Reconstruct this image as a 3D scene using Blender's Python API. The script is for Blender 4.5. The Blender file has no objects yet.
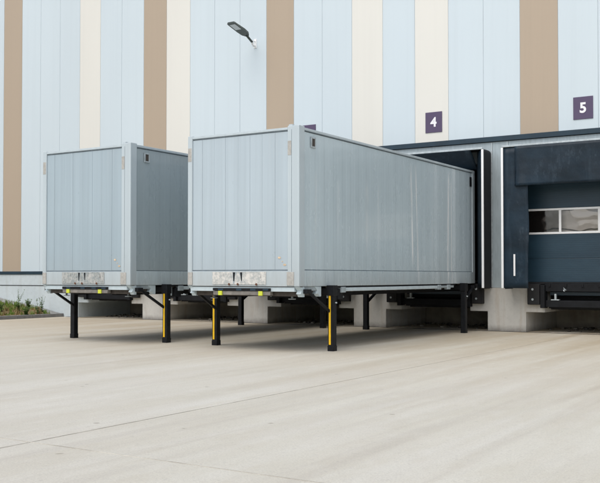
import bpy, bmesh, math, random
from mathutils import Vector, Matrix
random.seed(7)
S = bpy.context.scene
COL = S.collection
R = math.radians

# ------------------------------------------------------------------ helpers
class MB:
    """collects shapes with material slots into one mesh"""
    def __init__(s):
        s.bm = bmesh.new(); s.mats = []
    def mi(s, m):
        if m not in s.mats: s.mats.append(m)
        return s.mats.index(m)
    def box(s, x0, x1, y0, y1, z0, z1, m, bev=0.0, rot=None, piv=None):
        g = bmesh.ops.create_cube(s.bm, size=1.0)['verts']
        for v in g:
            v.co = Vector(((x0+x1)/2+v.co.x*(x1-x0), (y0+y1)/2+v.co.y*(y1-y0), (z0+z1)/2+v.co.z*(z1-z0)))
        fs = list({f for v in g for f in v.link_faces})
        i = s.mi(m)
        for f in fs: f.material_index = i
        if rot is not None:
            bmesh.ops.rotate(s.bm, verts=g, cent=Vector(piv), matrix=rot)
        if bev > 0:
            es = list({e for v in g for e in v.link_edges})
            r = bmesh.ops.bevel(s.bm, geom=es, offset=bev, segments=2, affect='EDGES', profile=0.5)
            for f in r['faces']: f.material_index = i
        return s
    def bar(s, a, b, w, h, m, up=(0, 0, 1), bev=0.0):
        a, b = Vector(a), Vector(b); d = b-a; L = d.length
        q = d.to_track_quat('Z', 'Y').to_matrix()
        g = bmesh.ops.create_cube(s.bm, size=1.0)['verts']
        i = s.mi(m)
        for v in g: v.co = q @ Vector((v.co.x*w, v.co.y*h, v.co.z*L)) + (a+b)/2
        fs = {f for v in g for f in v.link_faces}
        for f in fs: f.material_index = i
        if bev > 0:
            es = list({e for v in g for e in v.link_edges})
            r = bmesh.ops.bevel(s.bm, geom=es, offset=bev, segments=1, affect='EDGES')
            for f in r['faces']: f.material_index = i
        return s
    def cyl(s, a, b, r0, m, r1=None, n=16):
        a, b = Vector(a), Vector(b); d = b-a
        q = d.to_track_quat('Z', 'Y').to_matrix().to_4x4()
        g = bmesh.ops.create_cone(s.bm, cap_ends=True, segments=n, radius1=r0, radius2=r0 if r1 is None else r1,
                                  depth=d.length, matrix=Matrix.Translation((a+b)/2) @ q)['verts']
        i = s.mi(m)
        for f in {f for v in g for f in v.link_faces}:
            f.material_index = i; f.smooth = len(f.verts) == 4
        return s
    def prism(s, pts, axis, a0, a1, m, bev=0.0):
        """pts = outline in the two other axes (order kept), extruded along axis"""
        def P(u, v, w):
            return {'y': (u, w, v), 'x': (w, u, v), 'z': (u, v, w)}[axis]
        A = [s.bm.verts.new(P(u, v, a0)) for u, v in pts]
        B = [s.bm.verts.new(P(u, v, a1)) for u, v in pts]
        n = len(pts); fs = [s.bm.faces.new(A), s.bm.faces.new(B[::-1])]
        for k in range(n):
            fs.append(s.bm.faces.new((A[k], B[k], B[(k+1) % n], A[(k+1) % n])))
        i = s.mi(m)
        for f in fs: f.material_index = i
        bmesh.ops.recalc_face_normals(s.bm, faces=fs)
        if bev > 0:
            es = list({e for f in fs for e in f.edges})
            r = bmesh.ops.bevel(s.bm, geom=es, offset=bev, segments=2, affect='EDGES')
            for f in r['faces']: f.material_index = i
        return s
    def grid(s, P, m, smooth=True):
        """P = rows of points"""
        V = [[s.bm.verts.new(p) for p in row] for row in P]
        i = s.mi(m)
        for a in range(len(V)-1):
            for b in range(len(V[0])-1):
                f = s.bm.faces.new((V[a][b], V[a][b+1], V[a+1][b+1], V[a+1][b]))
                f.material_index = i; f.smooth = smooth
        return s
    def build(s, name, parent=None, kind=None):
        me = bpy.data.meshes.new(name); s.bm.to_mesh(me); s.bm.free()
        for m in s.mats: me.materials.append(m)
        o = bpy.data.objects.new(name, me); COL.objects.link(o)
        if parent is not None: o.parent = parent
        if kind: o['kind'] = kind
        return o

def empty(name, loc, label, cat, group=None):
    o = bpy.data.objects.new(name, None); COL.objects.link(o); o.location = loc
    o.empty_display_size = .2
    o['label'] = label; o['category'] = cat
    if group: o['group'] = group
    return o
def tag(o, label, cat, group=None):
    o['label'] = label; o['category'] = cat
    if group: o['group'] = group
    return o
def copy_tree(o, parent=None):
    c = o.copy(); COL.objects.link(c)
    if parent is not None: c.parent = parent
    for ch in [x for x in list(bpy.data.objects) if x.parent == o]:
        copy_tree(ch, c)
    return c

# ------------------------------------------------------------------ materials
class NT:
    def __init__(s, name):
        s.m = bpy.data.materials.new(name); s.m.use_nodes = True
        s.t = s.m.node_tree; s.b = s.t.nodes['Principled BSDF']
    def n(s, typ, **kw):
        n = s.t.nodes.new(typ)
        for k, v in kw.items():
            if k.startswith('i_'):
                key = k[2:]; key = int(key) if key.isdigit() else key.replace('_', ' ')
                n.inputs[key].default_value = v
            else: setattr(n, k, v)
        return n
    def l(s, a, b): s.t.links.new(a, b)
    def coords(s, scale=(1, 1, 1), rot=(0, 0, 0), src='Object', loc=(0, 0, 0)):
        c = s.n('ShaderNodeTexCoord'); mp = s.n('ShaderNodeMapping')
        mp.inputs['Scale'].default_value = scale; mp.inputs['Rotation'].default_value = rot
        mp.inputs['Location'].default_value = loc
        s.l(c.outputs[src], mp.inputs['Vector']); return mp.outputs[0]
    def noise(s, scale, detail=4, rough=.55, sc=(1, 1, 1), rot=(0, 0, 0), dist=0, loc=(0, 0, 0)):
        n = s.n('ShaderNodeTexNoise', i_Scale=scale, i_Detail=detail, i_Roughness=rough, i_Distortion=dist)
        s.l(s.coords(sc, rot, loc=loc), n.inputs['Vector']); return n.outputs['Fac']
    def ramp(s, fac, stops):
        r = s.n('ShaderNodeValToRGB')
        e = r.color_ramp.elements
        while len(e) < len(stops): e.new(.5)
        for k, (p, c) in enumerate(stops):
            e[k].position = p; e[k].color = (c[0], c[1], c[2], 1) if hasattr(c, '__len__') else (c, c, c, 1)
        s.l(fac, r.inputs[0]); return r.outputs[0]
    def mix(s, fac, a, b, mode='MIX'):
        x = s.n('ShaderNodeMix', data_type='RGBA', blend_type=mode)
        if isinstance(fac, (int, float)): x.inputs[0].default_value = fac
        else: s.l(fac, x.inputs[0])
        for k, v in ((6, a), (7, b)):
            if hasattr(v, '__len__'): x.inputs[k].default_value = (v[0], v[1], v[2], 1)
            else: s.l(v, x.inputs[k])
        return x.outputs[2]
    def math(s, op, a, b=None):
        x = s.n('ShaderNodeMath', operation=op)
        for k, v in ((0, a), (1, b)):
            if v is None: continue
            if isinstance(v, (int, float)): x.inputs[k].default_value = v
            else: s.l(v, x.inputs[k])
        return x.outputs[0]
    def color(s, v):
        if hasattr(v, '__len__'): s.b.inputs['Base Color'].default_value = (*v, 1)
        else: s.l(v, s.b.inputs['Base Color'])
    def rough(s, v):
        if isinstance(v, (int, float)): s.b.inputs['Roughness'].default_value = v
        else: s.l(v, s.b.inputs['Roughness'])
    def bump(s, h, strength=.3, dist=.01):
        b = s.n('ShaderNodeBump', i_Strength=strength, i_Distance=dist)
        s.l(h, b.inputs['Height']); s.l(b.outputs[0], s.b.inputs['Normal'])

def simple(name, col, rough=.5, metal=0.0, var=.12, scale=3, bump=0.0, sc=(1, 1, 1)):
    t = NT(name)
    f = t.noise(scale, 5, .6, sc)
    d = tuple(c*(1-var) for c in col); u = tuple(min(1, c*(1+var)) for c in col)
    t.color(t.ramp(f, [(.3, d), (.7, u)]))
    t.rough(rough); t.b.inputs['Metallic'].default_value = metal
    if bump: t.bump(t.noise(scale*12, 4), bump, .004)
    return t.m

# container paint : pale blue grey, faint vertical streaks, grime low down
def paint(name, col, streak_axis, grime=1.0, marks=False, rough=.34):
    t = NT(name)
    sc = (9, 9, .12)
    a = t.noise(1.0, 4, .6, sc)
    b = t.noise(.5, 3, .5, (1, 1, 1))
    c = t.mix(t.ramp(a, [(.38, 0), (.62, 1)]), tuple(x*(1-.05*(.4+.6*grime)) for x in col), tuple(x*(1+.04*(.4+.6*grime)) for x in col))
    c = t.mix(t.ramp(b, [(.35, 0), (.7, .3+.3*grime)]), c, tuple(x*.92 for x in col))
    # fine grime flecks
    g = t.noise(26, 5, .7)
    c = t.mix(t.ramp(g, [(.68, 0), (.78, .2*grime)]), c, (.34, .36, .36))
    # dirt gathering at the bottom rail and running down from the top rail
    tc = t.n('ShaderNodeTexCoord'); sp = t.n('ShaderNodeSeparateXYZ'); t.l(tc.outputs['Object'], sp.inputs[0])
    lowm = t.math('MULTIPLY', t.ramp(t.math('DIVIDE', sp.outputs[2], 5.0), [(.24, .75), (.31, .25), (.40, 0)]), t.noise(3, 5, .7, (3, 3, .6)))
    c = t.mix(lowm, c, (.31, .31, .29))
    top = t.math('MULTIPLY', t.ramp(t.math('DIVIDE', sp.outputs[2], 5.0), [(.62, 0), (.82, .55)]), t.ramp(t.noise(1, 5, .65, (14, 14, .35), loc=(3, 1, 0)), [(.5, 0), (.72, .55*grime)]))
    c = t.mix(top, c, (.42, .46, .48))
    if marks:
        # pale vertical scuffs where the body rubbed along something
        for (yc, w, st, z0, z1, lean) in ((4.72, .026, .9, .40, .93, .10), (4.98, .020, .75, .30, .93, .13), (6.72, .032, .95, .30, .93, -.05),
                                    (6.92, .020, .85, .26, .90, .02), (1.45, .03, .22, .5, .78, .0), (2.6, .05, .25, .45, .8, 0.0), (3.1, .03, .2, .4, .8, 0.0),
                                    (.62, .03, .22, .35, .8, 0.0), (5.8, .03, .18, .3, .7, 0.0)):
            u = t.math('ADD', sp.outputs[1], t.math('MULTIPLY', t.math('SUBTRACT', sp.outputs[2], 2.5), lean*.4))
            u = t.math('ADD', u, t.math('MULTIPLY', t.noise(1.3, 2, .5, loc=(yc, 0, 0)), .04))
            dd = t.math('ABSOLUTE', t.math('SUBTRACT', u, yc))
            mk = t.ramp(dd, [(0, st), (w, st*.5), (w*2.2, 0)])
            zz = t.math('DIVIDE', sp.outputs[2], 4.2)
            zm = t.ramp(zz, [(z0-.03, 0), (z0+.05, 1), (z1-.05, 1), (z1, 0)])
            mk = t.math('MULTIPLY', t.math('MULTIPLY', mk, zm), t.ramp(t.noise(1, 4, .6, (20, 20, 2.0)), [(.35, .25), (.6, 1)]))
            c = t.mix(mk, c, (.92, .93, .92))
    t.color(c)
    t.rough(t.ramp(t.noise(2.2, 5, .6, (1, 1, .4)), [(.3, rough-.08), (.7, rough+.12)]))
    t.b.inputs['Coat Weight'].default_value = .7
    t.b.inputs['Coat Roughness'].default_value = .11
    # sheets are never truly flat : faint pressed ribs on the long sides and slow buckles everywhere
    if streak_axis == 'y':
        tw = t.n('ShaderNodeTexWave', wave_type='BANDS', bands_direction='Y', i_Scale=.95, i_Distortion=.5)
        t.l(t.coords((1, 1, .02)), tw.inputs['Vector']); rib = t.math('MULTIPLY', t.ramp(tw.outputs['Fac'], [(.35, 0), (.65, 1)]), .16)
    else: rib = None
    hgt = t.math('ADD', t.noise(.9, 2, .5, (1.6, 1.6, .35)), t.math('MULTIPLY', t.noise(60, 3, .5), .012))
    if rib is not None: hgt = t.math('ADD', hgt, rib)
    t.bump(hgt, .4, .03)
    return t.m

CP = (.43, .51, .56)
M = {}
M['paint'] = paint('container_paint', CP, 'x')
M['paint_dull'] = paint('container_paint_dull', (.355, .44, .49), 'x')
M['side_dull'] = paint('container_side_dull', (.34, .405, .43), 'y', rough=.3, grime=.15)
M['side'] = paint('container_side_paint', (.515, .615, .66), 'y', marks=True, rough=.24, grime=.1)
M['post'] = paint('container_post_paint', (.49, .565, .60), 'x', rough=.4)
M['roof'] = simple('container_roof', (.42, .46, .48), .5)
M['beam'] = simple('beam_light', (.50, .58, .61), .45, var=.1, scale=6)
M['bracket'] = simple('bracket_grey', (.32, .37, .39), .5, var=.2, scale=9)
M['brown'] = simple('underside_brown', (.06, .05, .042), .8, var=.35, scale=9)
M['bar'] = simple('grimy_bar', (.20, .185, .165), .6, var=.35, scale=9)
M['black'] = simple('leg_black', (.006, .007, .009), .5, var=.5, scale=8)
M['dark'] = simple('dark_steel', (.007, .008, .010), .65, var=.4, scale=6)
for q in ('black', 'dark'): M[q].node_tree.nodes['Principled BSDF'].inputs['Specular IOR Level'].default_value = .25
M['beige'] = simple('worn_plate', (.41, .40, .37), .7, var=.2, scale=14)
M['yellow'] = simple('yellow_tape', (.86, .52, .005), .45, var=.10, scale=8)
M['neon'] = simple('neon_reflector', (.60, .66, .05), .45, var=.08, scale=20)
M['groove'] = simple('groove_dark', (.20, .245, .275), .7, var=.2, scale=8)  # dark grey-blue of the grooves between boards and along rails
M['galv'] = simple('galvanised', (.44, .49, .51), .42, metal=.35, var=.18, scale=12)
M['steelplate'] = simple('front_steel', (.41, .48, .51), .42, metal=.2, var=.12, scale=5, sc=(3, 3, .5))
M['white_al'] = simple('white_profile', (.86, .87, .87), .35, var=.04)
M['trim'] = simple('trim_blue', (.012, .034, .054), .35, var=.2, scale=3)
M['sign'] = simple('sign_purple', (.085, .062, .125), .5, var=.06)
M['signwhite'] = simple('sign_white', (.85, .85, .87), .5, var=.02)
M['rubber'] = simple('rubber', (.009, .009, .010), .75, var=.3, scale=12, bump=.3)
M['rust'] = simple('rust_spot', (.12, .05, .025), .8, var=.3, scale=30)
M['orange'] = simple('orange_mark', (.57, .44, .30), .7, var=.3, scale=30)
M['joint'] = simple('joint_seal', (.10, .095, .085), .85, var=.4, scale=9)
M['interior'] = simple('interior_wall', (.20, .18, .16), .9, var=.3, scale=2)

# worn buffer plate
t = NT('buffer_plate')
c = t.mix(t.ramp(t.noise(9, 6, .7), [(.42, 0), (.6, 1)]), (.40, .42, .41), (.66, .64, .60))
c = t.mix(t.ramp(t.noise(14, 5, .6, (2.5, 1, .5), loc=(2.2, 0, 1)), [(.60, 0), (.68, .8)]), c, (.13, .12, .11))
t.color(c); t.rough(.6); M['buffer'] = t.m

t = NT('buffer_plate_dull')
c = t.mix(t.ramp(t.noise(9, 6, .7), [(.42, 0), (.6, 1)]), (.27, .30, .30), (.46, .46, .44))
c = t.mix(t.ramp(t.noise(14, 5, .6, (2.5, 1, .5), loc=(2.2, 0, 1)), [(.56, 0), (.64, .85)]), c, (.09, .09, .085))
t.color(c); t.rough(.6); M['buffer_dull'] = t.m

# facade sandwich panels
def cladding(name, col):
    t = NT(name)
    a = t.noise(.35, 3, .5, (1, 1, .3)); b = t.noise(1, 4, .6, (5, 5, .08))
    c = t.mix(t.ramp(a, [(.35, 0), (.7, 1)]), tuple(x*.97 for x in col), tuple(min(1, x*1.02) for x in col))
    c = t.mix(t.ramp(b, [(.5, 0), (.75, .3)]), c, tuple(x*.90 for x in col))
    t.color(c); t.rough(.42)
    w = t.n('ShaderNodeTexWave', wave_type='BANDS', bands_direction='X', i_Scale=9.0)
    t.l(t.coords(), w.inputs['Vector'])
    t.bump(t.math('ADD', w.outputs['Fac'], t.math('MULTIPLY', t.noise(.8, 2), 2.0)), .10, .004)
    return t.m
M['pblue'] = cladding('cladding_blue', (.60, .685, .73))
M['pcream'] = cladding('cladding_cream', (.745, .735, .68))
M['pbrown'] = cladding('cladding_brown', (.44, .355, .266))
M['seam'] = simple('seam', (.40, .45, .49), .6, var=.1)

# concrete
def concrete(name, base, dark, stain, scale=1.0, low=True):
    t = NT(name)
    a = t.noise(.9*scale, 6, .62); b = t.noise(7*scale, 6, .7); cst = t.noise(1.2, 5, .6, (4, 4, .5))
    c = t.mix(t.ramp(a, [(.35, 0), (.68, 1)]), dark, base)
    c = t.mix(t.ramp(b, [(.50, 0), (.72, .45)]), c, tuple(x*.72 for x in base))
    c = t.mix(t.ramp(cst, [(.52, 0), (.70, .55)]), c, stain)
    p = t.noise(60*scale, 2, .5)
    c = t.mix(t.ramp(p, [(.66, 0), (.72, .5)]), c, tuple(x*.4 for x in base))
    if low:
        tc = t.n('ShaderNodeTexCoord'); sp = t.n('ShaderNodeSeparateXYZ'); t.l(tc.outputs['Object'], sp.inputs[0])
        z = t.math('ADD', sp.outputs[2], t.math('MULTIPLY', t.noise(3, 5, .7), .25))
        c = t.mix(t.ramp(z, [(.10, .75), (.28, 0)]), c, tuple(x*.35 for x in stain))
    t.color(c); t.rough(.85); t.bump(t.math('ADD', b, t.math('MULTIPLY', p, .5)), .4, .006)
    return t.m
M['conc'] = concrete('dock_concrete', (.58, .57, .53), (.49, .48, .45), (.42, .36, .29))
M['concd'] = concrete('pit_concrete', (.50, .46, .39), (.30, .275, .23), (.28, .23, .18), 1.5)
M['plinth'] = concrete('plinth_concrete', (.60, .66, .68), (.53, .59, .61), (.48, .52, .52), low=False)
M['kerbc'] = concrete('kerb_concrete', (.27, .27, .26), (.19, .19, .19), (.12, .11, .10), 2, low=False)

# yard paving
t = NT('yard_concrete')
big = t.noise(.09, 4, .6); mid = t.noise(.5, 5, .62)
trk = t.noise(1.0, 5, .62, (1.35, .085, 1), (0, 0, R(3)))
trk2 = t.noise(1.0, 4, .6, (4.0, .16, 1), (0, 0, R(-9)), loc=(5, 3, 0))
c = t.mix(t.ramp(mid, [(.3, 0), (.7, 1)]), (.595, .58, .505), (.655, .64, .57))
c = t.mix(t.ramp(trk, [(.42, 0), (.68, .5)]), c, (.505, .455, .36))
c = t.mix(t.ramp(trk2, [(.52, 0), (.72, .45)]), c, (.46, .43, .38))
c = t.mix(t.ramp(t.noise(1.0, 5, .6, (1.8, .11, 1), (0, 0, R(6)), loc=(11, 7, 0)), [(.48, 0), (.72, .55)]), c, (.68, .67, .63))
c = t.mix(t.ramp(big, [(.4, 0), (.7, .4)]), c, (.52, .49, .44))
# dirt in front of the docks
tc = t.n('ShaderNodeTexCoord'); sp = t.n('ShaderNodeSeparateXYZ'); t.l(tc.outputs['Object'], sp.inputs[0])
yy = t.math('ADD', sp.outputs[1], t.math('MULTIPLY', t.math('SUBTRACT', mid, .5), 5.0))
dd = t.ramp(t.math('DIVIDE', yy, 30.0), [(.28, 0), (.48, .5), (.64, 1), (.74, 1)])
c = t.mix(t.math('MULTIPLY', dd, t.ramp(trk, [(.3, .35), (.6, .9)])), c, (.455, .37, .25))
# dark drips and pale spills
sp1 = t.noise(.9, 5, .75, (1, .45, 1), loc=(4, 9, 0))
tw = t.n('ShaderNodeTexVoronoi', feature='F1', i_Scale=1.7); t.l(t.coords(), tw.inputs['Vector'])
c = t.mix(t.ramp(t.math('ADD', tw.outputs['Distance'], t.math('MULTIPLY', t.noise(9, 4, .7), .10)), [(.085, .75), (.11, 0)]), c, (.30, .27, .22))
c = t.mix(t.ramp(sp1, [(.66, 0), (.72, .45)]), c, (.33, .29, .25))
c = t.mix(t.ramp(t.noise(.8, 4, .7, (1, .4, 1), loc=(1, 2, 0)), [(.68, 0), (.73, .6)]), c, (.66, .60, .50))
# aggregate texture
fine = t.noise(55, 4, .7); vor = t.noise(160, 2, .6)
c = t.mix(t.ramp(fine, [(.42, .0), (.66, .30)]), c, (.30, .285, .26))
c = t.mix(t.ramp(vor, [(.60, 0), (.68, .5)]), c, (.22, .21, .19))
c = t.mix(t.ramp(t.noise(14, 6, .75), [(.54, 0), (.72, .32)]), c, (.30, .285, .26))
c = t.mix(t.ramp(t.noise(2.3, 7, .72, (1.6, .5, 1), loc=(7, 1, 0)), [(.50, 0), (.68, .22)]), c, (.47, .42, .33))
c = t.mix(t.ramp(t.noise(3.1, 7, .72, (1.4, .6, 1), loc=(2, 8, 0)), [(.52, 0), (.70, .22)]), c, (.69, .675, .63))
t.color(c); t.rough(t.ramp(trk, [(.4, .85), (.65, .62)]))
t.bump(t.math('ADD', fine, t.math('MULTIPLY', t.noise(3, 4), .6)), .35, .006)
M['yard'] = t.m

# curtains of the dock shelters
def curtain(name, col):
    t = NT(name)
    a = t.noise(1.0, 5, .6, (1, 1, 2.2)); b = t.noise(1, 5, .65, (6, 6, .7))
    c = t.mix(t.ramp(a, [(.38, 0), (.7, 1)]), tuple(x*.7 for x in col), tuple(x*1.4 for x in col))
    c = t.mix(t.ramp(b, [(.55, 0), (.78, .3)]), c, (.05, .075, .10))
    c = t.mix(t.ramp(t.noise(18, 5, .7), [(.64, 0), (.78, .3)]), c, (.10, .12, .13))
    c = t.mix(t.ramp(t.noise(1.6, 6, .75, (2.5, 1, 1.2), loc=(4, 2, 0)), [(.56, 0), (.70, .4)]), c, (.07, .10, .13))
    t.color(c); t.rough(.45); t.b.inputs['Specular IOR Level'].default_value = .3
    t.bump(t.math('ADD', t.noise(1.4, 4, .5, (1.5, 1.5, 1)), t.math('MULTIPLY', t.noise(90, 2), .04)), .55, .06)
    return t.m
M['curtain'] = curtain('shelter_curtain', (.009, .021, .034))
M['fabric'] = simple('shelter_side', (.010, .012, .015), .8, var=.3, scale=4)
# door panel : blue steel with fine horizontal ribs
t = NT('door_panel')
w = t.n('ShaderNodeTexWave', wave_type='BANDS', bands_direction='Z', i_Scale=6.0, i_Distortion=.3)
t.l(t.coords(), w.inputs['Vector'])
c = t.mix(t.ramp(t.noise(.8, 5, .6, (1, 1, 3)), [(.3, 0), (.7, 1)]), (.012, .034, .055), (.021, .054, .082))
c = t.mix(t.math('MULTIPLY', w.outputs['Fac'], .10), c, (.012, .022, .03))
t.color(c); t.rough(.40); t.bump(w.outputs['Fac'], .15, .003); M['door'] = t.m
# acrylic pane, slightly wavy
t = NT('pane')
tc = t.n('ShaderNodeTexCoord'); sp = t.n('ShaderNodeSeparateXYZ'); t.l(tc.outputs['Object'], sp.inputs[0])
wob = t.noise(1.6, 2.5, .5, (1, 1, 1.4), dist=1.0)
refl_tone = t.ramp(t.math('DIVIDE', t.math('ADD', sp.outputs[0], t.math('MULTIPLY', t.math('SUBTRACT', wob, .5), .25)), 10.0), [(.292, 0), (.296, .28), (.335, .32), (.352, 1)])
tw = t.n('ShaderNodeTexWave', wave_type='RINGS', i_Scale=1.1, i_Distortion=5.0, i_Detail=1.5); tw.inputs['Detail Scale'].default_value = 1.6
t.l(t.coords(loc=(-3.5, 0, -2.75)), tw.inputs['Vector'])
refl_curl = t.ramp(tw.outputs['Fac'], [(.0, .15), (.10, 1)])
c = t.mix(t.math('MULTIPLY', refl_tone, refl_curl), (.012, .011, .010), (.36, .335, .305))     # warped reflections painted into the pane colour
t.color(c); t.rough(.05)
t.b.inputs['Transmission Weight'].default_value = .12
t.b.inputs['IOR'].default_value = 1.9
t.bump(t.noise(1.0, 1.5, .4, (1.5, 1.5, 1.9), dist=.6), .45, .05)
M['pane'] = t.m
M['wrap'] = simple('film_wrap', (.50, .45, .38), .4, var=.3, scale=6)
t = NT('glass_lamp'); t.color((.55, .62, .66)); t.rough(.08); M['lens'] = t.m
M['lamp'] = simple('lamp_body', (.045, .062, .058), .45, var=.1)
# soil and plants
t = NT('soil')
c = t.mix(t.ramp(t.noise(2.2, 6, .7), [(.38, 0), (.62, 1)]), (.20, .125, .065), (.36, .25, .12))
c = t.mix(t.ramp(t.noise(.9, 5, .7, loc=(3, 3, 3)), [(.45, 0), (.6, .85)]), c, (.085, .12, .03))
c = t.mix(t.ramp(t.noise(16, 4, .8), [(.5, 0), (.62, .8)]), c, (.10, .075, .05))
t.color(c); t.rough(.95); t.bump(t.noise(14, 5, .8), 1.0, .05); M['soil'] = t.m
def leafm(name, a, b):
    t = NT(name)
    t.color(t.ramp(t.noise(2.5, 4, .7), [(.35, a), (.65, b)])); t.rough(.6)
    return t.m
M['grass'] = leafm('grass_blades', (.09, .16, .02), (.20, .30, .04))
M['drygrass'] = leafm('dry_grass', (.20, .15, .055), (.34, .25, .10))
M['weed'] = leafm('weed_leaf', (.06, .12, .022), (.14, .22, .045))
M['gravel'] = concrete('gravel', (.34, .34, .33), (.22, .22, .21), (.25, .24, .22), 4, low=False)

t = NT('sawcut')
t.color(t.mix(t.ramp(t.noise(1.3, 5, .7), [(.42, 0), (.6, 1)]), (.39, .37, .325), (.59, .57, .51))); t.rough(.9); M['sawcut'] = t.m
M['sawfaint'] = simple('filled_cut', (.50, .46, .40), .9, var=.1)
# ------------------------------------------------------------------ ground
WY = 22.40                                       # facade plane
mb = MB()
mb.grid([[(-300, -300, 0), (300, -300, 0)], [(-300, 300, 0), (300, 300, 0)]], M['yard'], False)
mb.build('yard_ground', kind='structure')
mb = MB()
mb.box(-6.074, -6.066, -6, 10.2, .0, .004, M['sawcut'])
mb.box(-6.073, -6.067, 10.2, WY-.1, .0, .004, M['sawfaint'])
mb.box(-30, 16, 5.346, 5.354, .0, .0045, M['sawcut'])
mb.build('pavement_joint', kind='structure')
mb = MB(); mb.box(-23.6, 14, WY-.09, WY-.012, 0, .006, M['rubber']); mb.build('joint_seal_strip', kind='structure')

# planted bank left of the yard
def bank_z(x, y):
    d = (-23.95-x)
    z = .07 + .165*max(0, d) if d < 5 else .07+.825+.02*min(d-5, 20)
    return min(z, 1.0) + .03*math.sin(x*2.1+y*1.3)*min(1, max(0, d))
def kerb_x(y):                                     # the kerb bends gently away from the wall
    return -23.72 - .0*y
mb = MB()
rows = []
ys = [WY-.01-i*.25 for i in range(90)]
xs = [-.0, -.25, -.5, -.8, -1.2, -1.6, -2, -2.5, -3, -3.5, -4, -5, -6, -8, -12, -20, -60]
for y in ys:
    rows.append([(-23.93+x, y, bank_z(-23.93+x, y)+random.uniform(-.015, .03)*(x < 0)) for x in xs])
mb.grid(rows, M['soil']); mb.build('planted_bank', kind='structure')
mb = MB()
for i in range(22):
    y1 = WY-.013-i*1.0; mb.box(-23.93, -23.79, y1-.992, y1, -.05, .115, M['kerbc'], bev=.012)
mb.build('kerb', kind='structure')
mb = MB()
rows = []
for k in range(40):
    x = -23.95-k*.25; rows.append([(x, WY-.02, bank_z(x, WY)+.05), (x, WY-.20, bank_z(x, WY-.2)+.045), (x, WY-.34, bank_z(x, WY-.34)-.02)])
mb.grid(rows, M['gravel'], False); mb.build('gravel_strip', kind='structure')

# grass : nobody could count the blades
def tuft(mb, x, y, z, n, h, m, spread=.12, w=.008):
    i = mb.mi(m)
    for _ in range(n):
        a = random.uniform(0, 6.283); r = random.uniform(0, spread)
        px, py = x+r*math.cos(a), y+r*math.sin(a); hh = h*random.uniform(.5, 1.1)
        b = random.uniform(0, 6.283); lean = random.uniform(.1, .7)*hh
        dx, dy = math.cos(b), math.sin(b)
        q = random.uniform(0, 3.14); wx, wy = w*math.cos(q), w*math.sin(q)
        V = [mb.bm.verts.new(p) for p in ((px-wx, py-wy, z-.02), (px+wx, py+wy, z-.02),
             (px+dx*lean*.4+wx*.7, py+dy*lean*.4+wy*.7, z+hh*.6), (px+dx*lean*.4-wx*.7, py+dy*lean*.4-wy*.7, z+hh*.6),
             (px+dx*lean, py+dy*lean, z+hh))]
        for f in (mb.bm.faces.new((V[0], V[1], V[2], V[3])), mb.bm.faces.new((V[3], V[2], V[4]))): f.material_index = i
mb = MB()
for _ in range(1150):
    x = -24.0-random.uniform(0, 1)**1.3*6.5; y = random.uniform(15, WY-.25)
    if math.sin(x*1.7+1)+math.sin(y*1.1+x) < -.4 and random.random() < .8: continue
    tuft(mb, x, y, bank_z(x, y), random.randint(10, 26), random.uniform(.07, .24), M['grass'] if random.random() < .62 else M['drygrass'], random.uniform(.05, .22), .011)
o = mb.build('grass', kind='stuff'); tag(o, 'patchy green and dry grass on the bank behind the kerb', 'grass')

# leafy weeds, each a plant of its own
def weed(x, y, h, ns, bushy, label, name='weed'):
    z = bank_z(x, y)
    root = empty(name, (x, y, z), label, 'weed', 'weeds growing on the bank by the wall')
    st = MB(); lf = MB(); i = lf.mi(M['weed'])
    for k in range(ns):
        a = random.uniform(0, 6.283); ln = random.uniform(.05, .30)*(1.6 if bushy else 1); hh = h*random.uniform(.55, 1)
        if k == 0: hh = h; ln = .05
        p0 = Vector((random.uniform(-.03, .03), random.uniform(-.03, .03), -.03)); p1 = Vector((math.cos(a)*ln*hh*.5, math.sin(a)*ln*hh*.5, hh*.55)); p2 = Vector((math.cos(a)*ln*hh*1.4, math.sin(a)*ln*hh*1.4, hh))
        st.cyl(p0, p1, .006, M['weed'], .005, 5); st.cyl(p1, p2, .005, M['weed'], .002, 5)
        nl = int((26 if bushy else 16)*hh/.5)+6
        for j in range(nl):
            u = random.uniform(.12, 1.0); c = p0.lerp(p1, u*2) if u < .5 else p1.lerp(p2, u*2-1)
            b = random.uniform(0, 6.283); L = random.uniform(.035, .09)*(1.2-u*.5); W = L*.33
            d = Vector((math.cos(b), math.sin(b), random.uniform(-.2, .8))).normalized(); sd = Vector((-math.sin(b), math.cos(b), random.uniform(-.4, .4)))*W
            V = [lf.bm.verts.new(v) for v in (c, c+d*L*.5+sd, c+d*L, c+d*L*.5-sd)]
            f = lf.bm.faces.new(V); f.material_index = i
    st.build('stem', root); lf.build('foliage', root)
weed(-25.35, 21.75, .62, 3, False, 'tall thin weed with bare stem near the left picture edge')
weed(-24.40, 21.95, .60, 5, False, 'airy tall weed with several upright stems in the middle of the bank')
weed(-24.15, 21.55, .52, 4, False, 'slender weed just right of the tallest stems on the bank')
weed(-23.98, 20.9, .34, 16, True, 'dense bushy green weed at the kerb, nearest the grey container')
weed(-25.3, 20.4, .36, 14, True, 'low spreading weed on the left of the bank')
weed(-24.7, 21.2, .30, 12, True, 'small leafy clump at the foot of the tall weeds')
weed(-25.9, 20.9, .40, 16, True, 'broad leafy weed between the two clumps on the left of the bank')
weed(-25.0, 21.9, .34, 14, True, 'leafy weed at the gravel strip behind the bank')
weed(-24.9, 20.6, .26, 16, True, 'low green weed close to the kerb, left of the bushiest one')
weed(-26.6, 21.2, .42, 14, True, 'leafy weed cut by the left picture edge')

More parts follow.
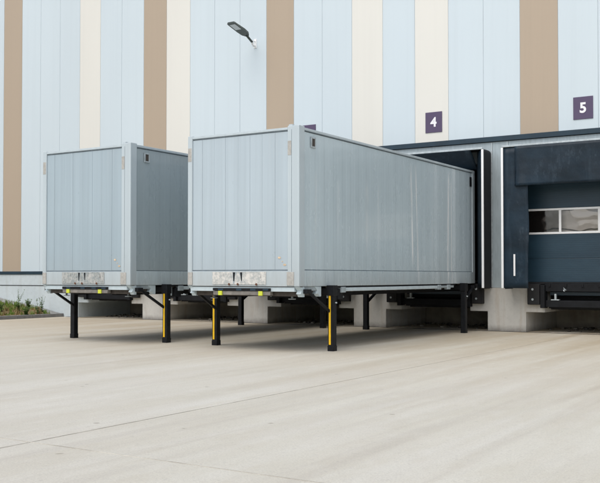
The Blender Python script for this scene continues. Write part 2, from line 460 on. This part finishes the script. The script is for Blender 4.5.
# ------------------------------------------------------------------ warehouse building
B = empty('warehouse', (-10, WY, 0), 'tall warehouse facade of pale blue, cream and brown vertical panels above loading docks', 'building')
class BM_(MB):
    def build(s, name, parent=B, kind=None):
        bmesh.ops.translate(s.bm, verts=s.bm.verts, vec=(10, -WY, 0)) if parent is B else None
        return MB.build(s, name, parent, kind)
PW = .9665; X0 = -26.95; TOP = 13.0; ZD = 4.95; ZL = 1.56; XS = -23.9; NK = range(-34, 42)
brown = {0, 7, 12, 20, 29, 34, -8, -17, -25}; cream = {4, 8, 15, 17, 25, 30, -3, -12, -16, 37, -22}
def xr(k): return X0+PW*k
base = BM_(); 
def zlow(a, b): return ZL if b <= XS else ZD
g = .005
st = {'brown_stripe': brown, 'cream_stripe': cream}
for k in NK:
    a, b = xr(k)+g, xr(k+1)-g
    m = 'pbrown' if k in brown else 'pcream' if k in cream else 'pblue'
    tgt = base if m == 'pblue' else BM_()
    zl = ZL if xr(k+1) <= XS+.2 else ZD
    tgt.box(a, b, WY-.002, WY+.10, zl, TOP, M[m], bev=.004)
    if tgt is not base:
        tgt.build('brown_panel' if m == 'pbrown' else 'cream_panel')
base.build('blue_cladding')
sb = BM_()
sb.box(xr(NK[0]), XS, WY+.006, WY+.09, ZL, TOP, M['seam']); sb.box(XS, xr(NK[-1]+1), WY+.006, WY+.09, ZD, TOP, M['seam'])
sb.build('seam_backing')
tr = BM_()
tr.box(xr(NK[0]), XS+.25, WY-.05, WY-.004, 1.455, ZL, M['trim'], bev=.004)
tr.box(XS+.15, 14, WY-.06, WY-.004, 4.825, ZD, M['trim'], bev=.004)
tr.build('drip_trim')
pl = BM_()
XL = -23.19
pl.box(xr(NK[0]), XS+.2, WY-.02, WY+.3, 1.075, 1.455, M['plinth'])
pl.box(xr(NK[0]), XS+.2, WY-.012, WY+.3, 1.05, 1.075, M['rubber'])
pl.box(xr(NK[0]), XL-.52, WY-.004, WY+.3, -.3, 1.05, M['plinth'])
pl.build('plinth')
rf = BM_(); rf.box(-60, 14, WY-.05, WY+30, TOP, TOP+.25, M['trim']); rf.build('roof')

# ---- concrete dock wall: one pier between each pair of docks
PIT = [-6.05-3.9*k for k in range(5)]             # docks 5,4,3,2,1
SHC = [-6.185-3.9*k for k in range(5)]
ZC = 1.10; YB = 24.97
def pier(xc, lower, upper, name='pier'):
    m = BM_()
    m.prism([(xc-lower, -.2), (xc+lower, -.2), (xc+lower, .50), (xc+upper, .50), (xc+upper, ZC), (xc-upper, ZC), (xc-upper, .50), (xc-lower, .50)], 'y', WY-.001, YB, M['conc'], bev=.008)
    return m.build(name)
for k in range(4): pier(PIT[k]-1.95, .5, .975)
m = BM_(); xe = PIT[4]-.975; xl = PIT[4]-1.45
m.prism([(-24.0, -.2), (xl, -.2), (xl, .5), (xe, .5), (xe, ZC), (-24.0, ZC)], 'y', WY-.001, YB, M['plinth'], bev=.006); m.build('pier')
m = BM_(); xe = PIT[0]+.975; xl = PIT[0]+1.45
m.prism([(14, -.2), (14, ZC), (xe, ZC), (xe, .5), (xl, .5), (xl, -.2)], 'y', WY-.001, YB, M['conc'], bev=.006); m.build('pier')
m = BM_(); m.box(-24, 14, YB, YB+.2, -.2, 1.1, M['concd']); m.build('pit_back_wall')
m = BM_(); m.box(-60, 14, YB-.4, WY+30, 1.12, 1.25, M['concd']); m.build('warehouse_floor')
# rubble and leaves in the pits
for i, xc in enumerate(PIT):
    m = BM_()
    for _ in range(70):
        x = xc+random.uniform(-1.3, 1.3); y = random.uniform(WY+.5, YB-.1) if random.random() < .4 else YB-random.uniform(.05, .5); s = random.uniform(.01, .05)
        m.box(x-s, x+s, y-s, y+s, 0, s*1.1, random.choice([M['joint'], M['concd'], M['brown']]), bev=s*.3)
    m.build('pit_debris', kind='stuff')

# ---- steel front behind the shelters
dw, dtop = 1.42, 4.28
m = BM_()
m.box(-24.0, SHC[4]-dw, WY, WY+.08, 1.103, 4.815, M['steelplate'])
for k in range(4): m.box(SHC[k+1]+dw, SHC[k]-dw, WY, WY+.08, ZC+.003, 4.815, M['steelplate'])
m.box(SHC[0]+dw, 14, WY, WY+.08, ZC+.003, 4.815, M['steelplate'])
for k in range(5): m.box(SHC[k]-dw, SHC[k]+dw, WY, WY+.08, dtop, 4.815, M['steelplate'])
m.build('steel_front')
m = BM_()
for k in range(4):
    xj = SHC[k]-1.95
    for a_, b_ in ((.16, .20), (-.255, -.215)):
        m = BM_(); m.box(xj+a_, xj+b_, WY-.018, WY-.001, ZC+.01, 4.81, M['galv'], bev=.003); m.build('joint_profile')
m = BM_()
m.box(-24, 14, WY+9, WY+9.2, 1.25, 6, M['interior']); m.box(-24, 14, WY+.1, WY+9, 5.0, 5.1, M['interior'])
m.box(-24.1, -24, WY+.1, WY+9, 1.25, 5, M['interior']); m.box(14, 14.1, WY+.1, WY+9, 1.25, 5, M['interior'])
m.build('inner_wall')

# ---- sectional doors (docks that are empty)
def door(xc, label=None):
    y = WY+.09
    d = BM_()
    zs = [1.25, 1.83, 2.43]
    for z0, z1 in ((1.25, 1.83), (1.834, 2.43), (3.075, 3.68), (3.684, 4.30)):
        d.box(xc-dw-.02, xc+dw+.02, y, y+.045, z0, z1, M['door'], bev=.006)
    o = d.build('dock_door')
    if label: o['label'] = label
    def sub(): return BM_()
    fr = sub(); z0, z1 = 2.435, 3.07; t_ = .05
    fr.box(xc-dw, xc+dw, y-.006, y+.04, z0, z0+t_, M['white_al'], bev=.004)
    fr.box(xc-dw, xc+dw, y-.006, y+.04, z1-t_, z1, M['white_al'], bev=.004)
    W3 = 2*dw/3
    for i in range(4):
        xx = xc-dw+i*W3; a, b = (xx-.03, xx+.03) if 0 < i < 3 else ((xx, xx+.05) if i == 0 else (xx-.05, xx))
        fr.box(a, b, y-.003, y+.038, z0+t_+.001, z1-t_-.001, M['white_al'], bev=.003)
    bmesh.ops.translate(fr.bm, verts=fr.bm.verts, vec=(10, -WY, 0)); f = MB.build(fr, 'window_frame', o)
    for i in range(3):
        p = MB(); xx = xc-dw+i*W3
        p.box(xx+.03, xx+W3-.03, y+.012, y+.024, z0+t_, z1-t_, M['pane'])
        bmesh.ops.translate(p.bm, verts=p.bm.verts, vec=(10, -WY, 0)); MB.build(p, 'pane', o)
    s = MB(); s.box(xc-dw, xc+dw, y-.01, y+.05, 1.19, 1.247, M['rubber'], bev=.01)
    bmesh.ops.translate(s.bm, verts=s.bm.verts, vec=(10, -WY, 0)); MB.build(s, 'bottom_seal', o)
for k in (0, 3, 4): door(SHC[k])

# ------------------------------------------------------------------ dock shelters
def shelter(xc, label, docked):
    root = empty('dock_shelter', (xc, WY, 0), label, 'dock shelter', 'dock shelters along the facade')
    HW, ZT, ZB, D = 1.695, 4.62, ZC, .62
    Lx = lambda: None
    # side covers with rounded top corner
    for s in (-1, 1):
        m = MB(); xo = s*HW; n = 8
        pr = [(xo, ZB), (xo, ZT-.12)] + [(xo-s*(.12-.12*math.cos(a)), ZT-.12+.12*math.sin(a)) for a in [j*math.pi/2/n for j in range(1, n+1)]]
        m.grid([[(px, -D+.03, pz) for px, pz in pr], [(px, -.004, pz) for px, pz in pr]], M['fabric'])
        m.grid([[(px-s*.05, -D+.03, pz-.02) for px, pz in pr], [(px-s*.05, -.004, pz-.02) for px, pz in pr]], M['fabric'])
        m.build('side_cover', root)
        f = MB(); f.box(xo-.028, xo+.028, -D-.006, -D+.03, ZB, ZT-.055, M['white_al'], bev=.006); f.build('side_profile', root)
    r = MB(); r.box(-HW+.12, HW-.12, -D+.03, -.004, ZT-.03, ZT, M['fabric'], bev=.008); r.build('top_cover', root)
    f = MB(); f.box(-HW-.01, HW+.01, -D-.008, -D+.03, ZT-.05, ZT-.005, M['galv'], bev=.006); f.build('top_profile', root)
    cw = .625
    for s in (-1, 1):
        m = MB(); rows = []
        for j in range(25):
            z = ZB+.0+(ZT-.07-ZB)*j/24; row = []
            for i in range(9):
                u = i/8; x = s*(HW-.03-u*cw); y = -D+.012
                if docked:
                    bent = 1
                    x = s*(HW-.03-u*(cw*(1-bent)+.26*bent)); y += bent*(u**1.2)*.40
                else:
                    y += .018*math.sin(z*2.3+u*2.0+s)*u + .012*math.sin(z*6+u*5)*u*u
                    x += s*(-.012*math.sin(z*3.1)*u)
                row.append((x, y, z))
            rows.append(row)
        m.grid(rows, M['curtain']); o = m.build('side_curtain', root)
        md = o.modifiers.new('th', 'SOLIDIFY'); md.thickness = .006
        if not docked:
            g_ = MB(); 
            g_.box(s*(HW-.31)-.022, s*(HW-.31)+.022, -D-.02, -D-.008, 1.40, 1.93, M['white_al'], bev=.003)
            g_.build('marker_strip', root)
    m = MB(); rows = []; ZH = 3.60
    for j in range(15):
        v = j/14; z = (ZT-.045)-v*(ZT-.045-ZH); row = []
        for i in range(41):
            u = i/40; xe = 1.37; x = -xe+2*xe*u
            if docked:
                y = -D-.004+.52*(v*1.0)**.8; z2 = (ZT-.045)-min(v, 1)*.46
            else:
                y = -D-.016-.012*v+.02*math.sin(u*9+v*3)*v+.014*math.sin(u*23+2*v)*v; z2 = z
                e = min(u, 1-u)*2.7
                if e < .25: y += .05*math.sin(e/.25*math.pi)*(v**1.5)*-1
            row.append((x, y, z2))
        rows.append(row)
    m.grid(rows, M['curtain']); o = m.build('head_curtain', root)
    md = o.modifiers.new('th', 'SOLIDIFY'); md.thickness = .006; md.offset = 1
    return root
slabels = {0: ('dark blue open dock shelter under number 5, empty, with the shutter behind', False),
           1: ('dock shelter under number 4, filled by the nearer container end', True),
           2: ('dock shelter behind the left container, hidden except for its lower edge', True),
           3: ('empty dock shelter left of the one behind the left container', False),
           4: ('leftmost empty dock shelter next to the plain plinth', False)}
for k in range(5): shelter(SHC[k], *slabels[k])

# ------------------------------------------------------------------ dock levellers and bumpers
def leveller(xc, label):
    root = empty('dock_leveller', (xc, WY, 0), label, 'dock leveller', 'dock levellers in the pit openings')
    m = MB(); m.box(-.97, .97, -.02, 2.1, 1.17, 1.235, M['dark'], bev=.004); m.build('platform', root)
    m = MB(); m.box(-.93, .93, -.075, -.03, 1.02, 1.20, M['dark'], bev=.008)
    for i in range(5): m.box(-.85+i*.4, -.80+i*.4, -.10, -.076, 1.13, 1.21, M['dark'], bev=.006)
    m.build('lip', root)
    m = MB(); m.box(-.88, .95, .12, .22, .92, 1.01, M['trim'], bev=.006); m.build('cross_beam', root)
    m = MB(); m.box(-.93, .95, -.06, .08, .635, .80, M['dark'], bev=.008); m.box(-.90, .92, .08, .5, .60, .66, M['black'], bev=.004)
    m.box(-.97, .97, .50, .56, .56, 1.16, M['black']); m.build('lower_beam', root)
    m = MB()
    m.box(-.80, -.60, -.07, .04, .803, .825, M['galv'], bev=.004); m.box(-.72, -.675, -.05, .02, .826, .96, M['galv'], bev=.005); m.build('lip_support', root)
    m = MB(); m.bar((-.52, -.03, 1.14), (-.44, -.08, 1.04), .04, .05, M['galv'], bev=.006); m.build('hook', root)
    for s in (-1, 1):
        m = MB(); m.box(s*.985-.055, s*.985+.055, -.16, .10, .61, 1.18, M['dark'], bev=.01); m.build('side_bracket', root)
    for s in (-1, 1):
        x = s*1.215
        m = MB(); m.box(x-.155, x+.155, -.14, -.004, .69, 1.20, M['rubber'], bev=.018)
        o = m.build('bumper', root)
        for zz in (.82, 1.07):
            b = MB(); b.cyl((x-.02, -.148, zz), (x-.02, -.139, zz), .028, M['galv'], n=12); b.build('bolt', o)
lv = ['dock leveller below the blue shutter of dock 5', 'dock leveller under the far end of the nearer container',
      'dock leveller behind the left container body', 'dock leveller seen between the two containers', 'leftmost dock leveller beside the plain plinth']
for k in range(5): leveller(PIT[k], lv[k])

# film wrapped goods standing inside behind the shutter of dock 5
def goods(x, y, h, label):
    root = empty('wrapped_pallet', (x, y, 1.25), label, 'pallet', 'wrapped goods inside the hall')
    m = MB()
    for i in range(3):
        m.box(-.4+i*.35, -.3+i*.35, -.6, .6, 0, .09, M['joint'])
    for i in range(6): m.box(-.4, .4, -.6+i*.22, -.5+i*.22, .092, .12, M['joint'])
    m.build('pallet_base', root)
    m = MB()
    for zz in range(int(h/.5)):
        m.cyl((0, 0, .12+zz*.5), (0, 0, .6+zz*.5), .50-.02*(zz % 2), M['wrap'], n=32)
    m.build('wrapped_rolls', root)

# ------------------------------------------------------------------ number signs
def sign(ch, x, z, label):
    root = empty('number_sign', (x, WY-.002, z), label, 'sign', 'dock number signs')
    m = MB(); m.box(-.238, .238, -.018, -.002, -.272, .272, M['sign'], bev=.004); m.build('plate', root)
    cu = bpy.data.curves.new('digit', 'FONT'); cu.body = ch; cu.size = .34; cu.align_x = 'CENTER'; cu.align_y = 'CENTER'
    cu.offset = .011; cu.extrude = .003
    o = bpy.data.objects.new('tmp', cu); COL.objects.link(o)
    dg = bpy.context.evaluated_depsgraph_get(); me = bpy.data.meshes.new_from_object(o.evaluated_get(dg))
    bpy.data.objects.remove(o); me.materials.clear(); me.materials.append(M['signwhite'])
    d = bpy.data.objects.new('digit', me); COL.objects.link(d); d.parent = root
    d.rotation_euler = (R(90), 0, 0); d.location = (0, -.023, -.01)
sign('5', -6.05, 5.47, 'purple square sign with a white 5 on the right')
sign('4', -9.97, 5.47, 'purple square sign with a white 4 on a cream panel')
sign('3', -13.87, 5.47, 'purple square sign mostly hidden behind the nearer container roof')

# ------------------------------------------------------------------ wall lamp
L = empty('wall_lamp', (-15.75, WY, 8.35), 'grey floodlight on a short arm high on the pale blue facade', 'lamp')
m = MB(); m.box(-.05, .05, -.02, -.003, -.14, .14, M['white_al'], bev=.01); m.build('wall_bracket', L)
m = MB(); pts = [(0, -.02, -.07), (0, -.10, -.085), (0, -.16, -.04), (0, -.19, .03)]
for a, b in zip(pts, pts[1:]): m.cyl(a, b, .028, M['white_al'], n=12)
m.cyl((0, -.02, .06), (0, -.17, .05), .016, M['white_al'], n=10)
m.build('arm', L)
m = MB(); m.cyl((0, -.17, .01), (0, -.46, .15), .034, M['lamp'], n=14); m.build('joint_tube', L)
h = MB()
ang = math.atan2(.20, .85)
def hp(u, w, t_):        # u along the head, w across, t thickness
    return (w, -.42-u*math.cos(ang)-t_*math.sin(ang)*-1*0, .13+u*math.sin(ang)+t_)
outl = [(0, .06), (.10, .13), (.30, .15), (.74, .15), (.83, .14), (.84, .12)]
loop = [(u, w) for u, w in outl]+[(u, -w) for u, w in reversed(outl)]
bot = [h.bm.verts.new(hp(u, w, 0)) for u, w in loop]; topv = [h.bm.verts.new(hp(u, w*.86, .075 if u < .5 else .045)) for u, w in loop]
h.mi(M['lamp']); nf = [h.bm.faces.new(bot), h.bm.faces.new(topv[::-1])]
for i in range(len(loop)):
    nf.append(h.bm.faces.new((bot[i], topv[i], topv[(i+1) % len(loop)], bot[(i+1) % len(loop)])))
bmesh.ops.recalc_face_normals(h.bm, faces=nf); h.build('head', L)
m = MB(); V = [m.bm.verts.new(hp(u, w, -.006)) for u, w in ((.45, .10), (.77, .10), (.77, -.10), (.45, -.10))]; m.mi(M['lens']); m.bm.faces.new(V); o = m.build('lens', L)
md = o.modifiers.new('th', 'SOLIDIFY'); md.thickness = .004

# ------------------------------------------------------------------ swap body container
HB, HT, LEN, HWC = 1.21, 4.083, 8.385, 1.275
def make_container(label, loc):
    root = empty('swap_body', loc, label, 'container', 'swap body containers on support legs')
    pz0, pz1 = 1.50, HT-.065
    lp, rp = .11, .25                              # left and right post widths on the front
    # end wall of boards between grooves
    m = MB(); xa, xb = -HWC+lp, HWC-rp
    fr = [0, .105, .235, .355, .49, .615, .74, .87, 1]
    for i in range(8):
        a, b = xa+(xb-xa)*fr[i], xa+(xb-xa)*fr[i+1]
        m.box(a+.0012, b-.0012, .024+(.002 if i % 2 else 0), .06, pz0+.012, pz1-.012, M['paint'], bev=.0012)
    m.box(xa-.01, xb+.01, .032, .08, pz0, pz1, M['groove'])
    m.build('end_wall', root)
    # side walls
    for s in (-1, 1):
        m = MB(); n = 26; y0, y1 = .19, LEN-.16
        xo = s*HWC
        m.box(min(xo-s*.016, xo-s*.06), max(xo-s*.016, xo-s*.06), y0+.012, y1-.012, pz0+.014, pz1-.014, M['side'])
        m.box(min(xo-s*.03, xo-s*.05), max(xo-s*.03, xo-s*.05), y0, y1, pz0, pz1, M['groove'])
        m.build('side_wall', root)
        m = MB(); m.box(min(xo, xo-s*.08), max(xo, xo-s*.08), .19, LEN-.16, HB, pz0, M['side'], bev=.006); m.build('bottom_rail', root)
        m = MB(); m.box(min(xo+s*.002, xo-s*.07), max(xo+s*.002, xo-s*.07), .19, LEN-.16, pz1+.012, HT-.008, M['post'], bev=.005)
        m.box(min(xo+s*.001, xo-s*.05), max(xo+s*.001, xo-s*.05), .19, LEN-.16, pz1, pz1+.011, M['groove']); m.build('top_rail', root)
    # end rails
    m = MB(); m.box(xa, xb, .004, .08, HB, pz0-.012, M['post'], bev=.005); m.box(xa, xb, .014, .08, pz0-.012, pz0, M['groove']); m.build('bottom_rail', root)
    m = MB(); m.box(xa, xb, .002, .08, pz1+.014, HT-.008, M['post'], bev=.005); m.box(xa, xb, .014, .08, pz1, pz1+.013, M['groove']); m.build('top_rail', root)
    # posts
    for (a, b, y0, y1, cap) in ((-HWC, -HWC+lp, 0, .16, .012), (HWC-rp, HWC, 0, .19, .02), (-HWC, -HWC+.12, LEN-.16, LEN, .0), (HWC-.12, HWC, LEN-.16, LEN, .0)):
        m = MB(); m.box(a, b, y0, y1, HB, HT+cap, M['post'], bev=.012)
        if (a, y0) == (HWC-rp, 0):
            m.box(a+.085, a+.092, -.002, .01, HB+.05, HT-.05, M['groove'])
            m.box(a+.02, a+.10, .01, .1, HT+.01, HT+.045, M['post'], bev=.008)
        m.build('corner_post', root)
    m = MB(); m.box(-HWC+.01, HWC-.01, .01, LEN-.01, HT-.03, HT-.006, M['roof']); m.build('roof', root)
    m = MB(); m.box(-HWC+.12, HWC-.12, LEN-.07, LEN-.01, HB, HT-.03, M['paint']); m.build('far_door', root)
    # plates
    for (a, b, z0, z1) in ((-HWC+.008, -HWC+.095, 3.60, 3.86), (HWC-rp+.006, HWC-rp+.082, 3.57, 3.83)):
        m = MB(); m.box(a, b, -.004, .004, z0, z1, M['beige'], bev=.004); m.build('hinge_plate', root)
    for (a, b) in ((-HWC+.015, -HWC+.125), (HWC-rp-.01, HWC-rp+.14)):
        m = MB(); m.box(a, b, -.010, .003, HB+.02, pz0-.03, M['beige'], bev=.003); m.build('corner_plate', root)
    m = MB(); m.box(HWC-.006, HWC+.006, .40, .57, 3.74, 3.94, M['galv'], bev=.003); m.box(HWC+.004, HWC+.009, .44, .53, 3.77, 3.91, M['brown'], bev=.002); o = m.build('side_plate', root)
    m = MB(); m.box(HWC-.006, HWC+.008, LEN-.33, LEN-.22, 3.66, 3.90, M['black'], bev=.003); m.build('vent_plate', root)
    # worn buffer plate with dark slots and rusty bolts
    m = MB(); m.box(-.665, .56, -.008, .003, HB+.03, pz0-.022, M['buffer'], bev=.003)
    m.prism([(-.19, HB+.262), (-.09, HB+.262), (-.13, HB+.19), (-.145, HB+.05), (-.18, HB+.05)], 'y', -.0105, -.0075, M['bracket'])
    m.prism([(.035, HB+.26), (-.05, HB+.26), (-.01, HB+.19), (.005, HB+.07), (.03, HB+.09)], 'y', -.0105, -.0075, M['bracket'])
    m.prism([(-.18, HB+.258), (-.13, HB+.258), (-.15, HB+.09), (-.17, HB+.09)], 'y', -.0125, -.0102, M['dark'])
    m.prism([(.03, HB+.258), (-.015, HB+.258), (.008, HB+.10), (.026, HB+.10)], 'y', -.0125, -.0102, M['dark'])
    m.build('buffer_plate', root)
    for x in (-.27, -.07, .35):
        m = MB(); m.cyl((x, -.018, HB+.035), (x, .0, HB+.035), .022, M['rust'], n=10); m.build('bolt', root)
    for (x, z, s) in ((.84, 1.73, .028), (.90, 1.66, .012), (.95, 1.60, .026)):
        m = MB(); m.prism([(x+s*1.3*math.cos(a)*random.uniform(.7, 1.1), z+s*.8*math.sin(a)*random.uniform(.7, 1.1)) for a in [j*.785 for j in range(8)]], 'y', .0195, .0245, M['orange']); m.build('orange_sticker', root)
    # beams under the end
    m = MB(); m.box(-HWC+.05, HWC-.12, .03, .12, 1.115, HB-.012, M['beam'], bev=.006); m.box(-HWC+.02, HWC-.01, .05, .14, HB-.014, HB+.002, M['brown']); m.build('end_beam', root)
    m = MB(); m.box(-.65, .65, -.015, .028, 1.125, 1.175, M['dark'], bev=.005)
    for x in (-.52, -.1, .22, .5): m.box(x, x+.12, -.022, -.014, 1.13, 1.165, M['trim'], bev=.003)
    m.build('light_bar', root)
    for x in (-.47, .45):
        m = MB(); m.box(x-.043, x+.043, -.03, .0, 1.04, 1.12, M['neon'], bev=.004); m.build('reflector', root)
    m = MB(); m.box(-HWC+.12, HWC-.1, .14, .26, 1.03, HB-.02, M['brown'], bev=.006)
    m.box(-.65, .65, .0, .10, 1.045, 1.12, M['bar'], bev=.006); m.build('cross_member', root)
    m = MB()
    for i in range(16): m.box(-HWC+.1, HWC-.1, .6+i*.49, .68+i*.49, 1.09, HB-.003, M['brown'])
    for x in (-.55, .55): m.box(x-.06, x+.06, .3, LEN-.2, 1.0, HB-.1, M['dark'])
    m.box(-HWC+.09, HWC-.09, .2, LEN-.1, HB-.002, HB+.03, M['brown'])
    m.build('floor_frame', root)
    # corner brackets and centring pockets
    for s in (-1, 1):
        for (ya, yb) in ((.06, .20), (.60, .78)):
            m = MB(); x = s*(HWC-.06)
            m.prism([(ya-.06, HB-.003), (yb, HB-.003), (yb, 1.02), (yb-.07, 1.02), (yb-.10, 1.07), (ya, 1.07), (ya+.04, 1.13)], 'x', x-.05, x+.05, M['beam'], bev=.005); m.build('centring_bracket', root)
        m = MB(); x = s*(HWC-.05)
        m.box(x-.05, x+.03, .20, .60, 1.13, HB-.004, M['bracket'], bev=.005); m.box(x-.08, x-.02, .24, .56, 1.05, 1.128, M['brown'], bev=.005)
        m.build('twistlock_pocket', root)
        m = MB(); x = s*(HWC-.03)
        m.box(x-.05, x+.04, 1.60, 6.02, 1.105, 1.175, M['beam'], bev=.01); m.box(x-.06, x+.02, 1.2, 7.1, 1.176, HB-.003, M['dark'])
        for yy in (1.50, 6.05, 6.6): m.box(x-.05, x+.05, yy, yy+.16, 1.08, 1.19, M['bracket'], bev=.01)
        m.box(x-.05, x+.03, 6.22, 7.0, 1.12, 1.172, M['bracket'], bev=.008)
        m.build('guide_rail', root)
        m = MB(); m.cyl((s*.9, .35, 1.03), (s*.9, .35, .985), .022, M['galv'], n=10); m.cyl((s*.9, .35, .985), (s*.9, .35, .97), .07, M['galv'], n=14); m.build('locking_pin', root)
    # support legs
    for s in (-1, 1):
        for (ly, d) in ((1.02, -1), (LEN-.96, 1)):
            x = s*(HWC+.085)
            m = MB(); m.box(x-.062, x+.062, ly-.062, ly+.062, .005, 1.16, M['black'], bev=.012)
            m.box(x-.066, x+.066, ly-.066, ly+.066, .0, .10, M['black'], bev=.004)
            leg = m.build('support_leg', root)
            m = MB(); m.box(x-.08, x+.075, ly-.08, ly+.08, 1.03, 1.225, M['black'], bev=.01); m.bar((x, ly, 1.12), (s*.5, ly, 1.12), .10, .12, M['dark'], bev=.008)
            m.build('leg_socket', leg)
            m = MB(); m.bar((x-s*.03, ly+d*.05, .74), (x-s*.06, ly+d*.78, 1.13), .045, .05, M['black'], bev=.006)
            m.box(x-.06-s*.05, x+.04-s*.05, ly+d*.78-.09, ly+d*.78+.07, 1.08, 1.16, M['dark'], bev=.012)
            m.build('brace', leg)
            if d < 0:
                m = MB(); m.box(x-.038, x+.004, ly-.066, ly-.058, .12, 1.07, M['yellow'], bev=.001); m.build('warning_stripe', leg)
            m = MB(); m.cyl((x+s*.064, ly-.0, .9), (x+s*.10, ly, .9), .015, M['galv'], n=8); m.build('release_pin', leg)
    # box tucked behind the leg
    m = MB(); m.box(HWC-.16, HWC-.02, 1.22, 1.32, .98, 1.17, M['beam'], bev=.008); m.box(HWC-.20, HWC-.02, 1.42, 1.62, .95, 1.15, M['dark'], bev=.01); m.build('tool_bracket', root)
    return root
A = make_container('nearer grey container on yellow-striped legs docked under sign 4', (-10.028, 13.807, 0))
Bc = copy_tree(A); Bc.location = (-14.069, 13.819, 0)
Bc['label'] = 'left grey container on black legs, next to the planted bank'
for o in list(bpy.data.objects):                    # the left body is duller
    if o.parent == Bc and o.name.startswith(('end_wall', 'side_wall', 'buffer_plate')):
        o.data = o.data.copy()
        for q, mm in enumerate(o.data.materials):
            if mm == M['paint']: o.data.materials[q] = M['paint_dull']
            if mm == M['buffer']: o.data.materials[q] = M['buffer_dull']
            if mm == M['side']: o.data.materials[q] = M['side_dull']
for o in list(bpy.data.objects):                    # the outer front leg of the left body carries no stripe
    if o.name.startswith('warning_stripe') and o.parent and o.parent.parent == Bc and o.data.vertices[0].co.x < 0:
        bpy.data.objects.remove(o)

# ------------------------------------------------------------------ far woods across the yard (seen in the glass and paint)
mb = MB(); i = mb.mi(M['weed'])
for k in range(5200):
    x = random.uniform(-150, 110); top = 7.5+2.2*math.sin(x*.09)+1.3*math.sin(x*.31+1)+.6*math.sin(x*1.1)
    z = top*random.uniform(0, 1)**.75; y = -88+random.uniform(-4, 4); q = random.uniform(.5, 1.3)
    a = random.uniform(0, 6.28); b = random.uniform(-.8, .8)
    u = Vector((math.cos(a), math.sin(a), b))*q; v = Vector((-math.sin(a)*.4, math.cos(a)*.4, 1))*q
    p = Vector((x, y, z)); mb.bm.faces.new([mb.bm.verts.new(w_) for w_ in (p-u, p-v, p+u, p+v)]).material_index = i
mb.grid([[(x, -91, 0) for x in range(-150, 111, 10)], [(x, -91, 6.5) for x in range(-150, 111, 10)]], M['weed'])
o = mb.build('distant_woods', kind='stuff'); tag(o, 'far dark line of trees across the yard', 'woods')

# ------------------------------------------------------------------ camera
cam = bpy.data.cameras.new('camera'); co = bpy.data.objects.new('camera', cam); COL.objects.link(co); S.camera = co
cam.sensor_fit = 'HORIZONTAL'; cam.sensor_width = 36; cam.lens = 36*918.24/600; cam.shift_y = 13.67/600
cam.clip_end = 1500; cam.clip_start = .1
ya, pi = -.5641, .0226
Fv = Vector((math.sin(ya)*math.cos(pi), math.cos(ya)*math.cos(pi), math.sin(pi)))
co.location = (0, 0, 1.4); co.rotation_euler = (Fv.to_track_quat('-Z', 'Y')).to_euler()

# ------------------------------------------------------------------ light : bright thin overcast
SE, SA = R(56), R(-92)        # elevation ; direction to the sun measured in the ground plane from +X
sd = Vector((math.cos(SE)*math.cos(SA), math.cos(SE)*math.sin(SA), math.sin(SE)))
sun = bpy.data.lights.new('sun', 'SUN'); sun.energy = 1.2; sun.angle = R(60); sun.color = (1, .965, .92)
so = bpy.data.objects.new('sun', sun); COL.objects.link(so); so.rotation_euler = sd.to_track_quat('Z', 'Y').to_euler()
W = bpy.data.worlds.new('World'); S.world = W; W.use_nodes = True
nt = W.node_tree; bg = nt.nodes['Background']
sk = nt.nodes.new('ShaderNodeTexSky'); sk.sky_type = 'NISHITA'; sk.sun_disc = False; sk.sun_elevation = SE
sk.sun_rotation = math.atan2(sd.x, sd.y); sk.air_density = 1.0; sk.dust_density = 3.0; sk.ozone_density = 1.0
hs = nt.nodes.new('ShaderNodeHueSaturation'); hs.inputs['Saturation'].default_value = .45
nt.links.new(sk.outputs[0], hs.inputs['Color']); nt.links.new(hs.outputs[0], bg.inputs[0]); bg.inputs[1].default_value = .18
S.view_settings.view_transform = 'Standard'; S.view_settings.look = 'None'; S.view_settings.exposure = 0
S.cycles.max_bounces = 6
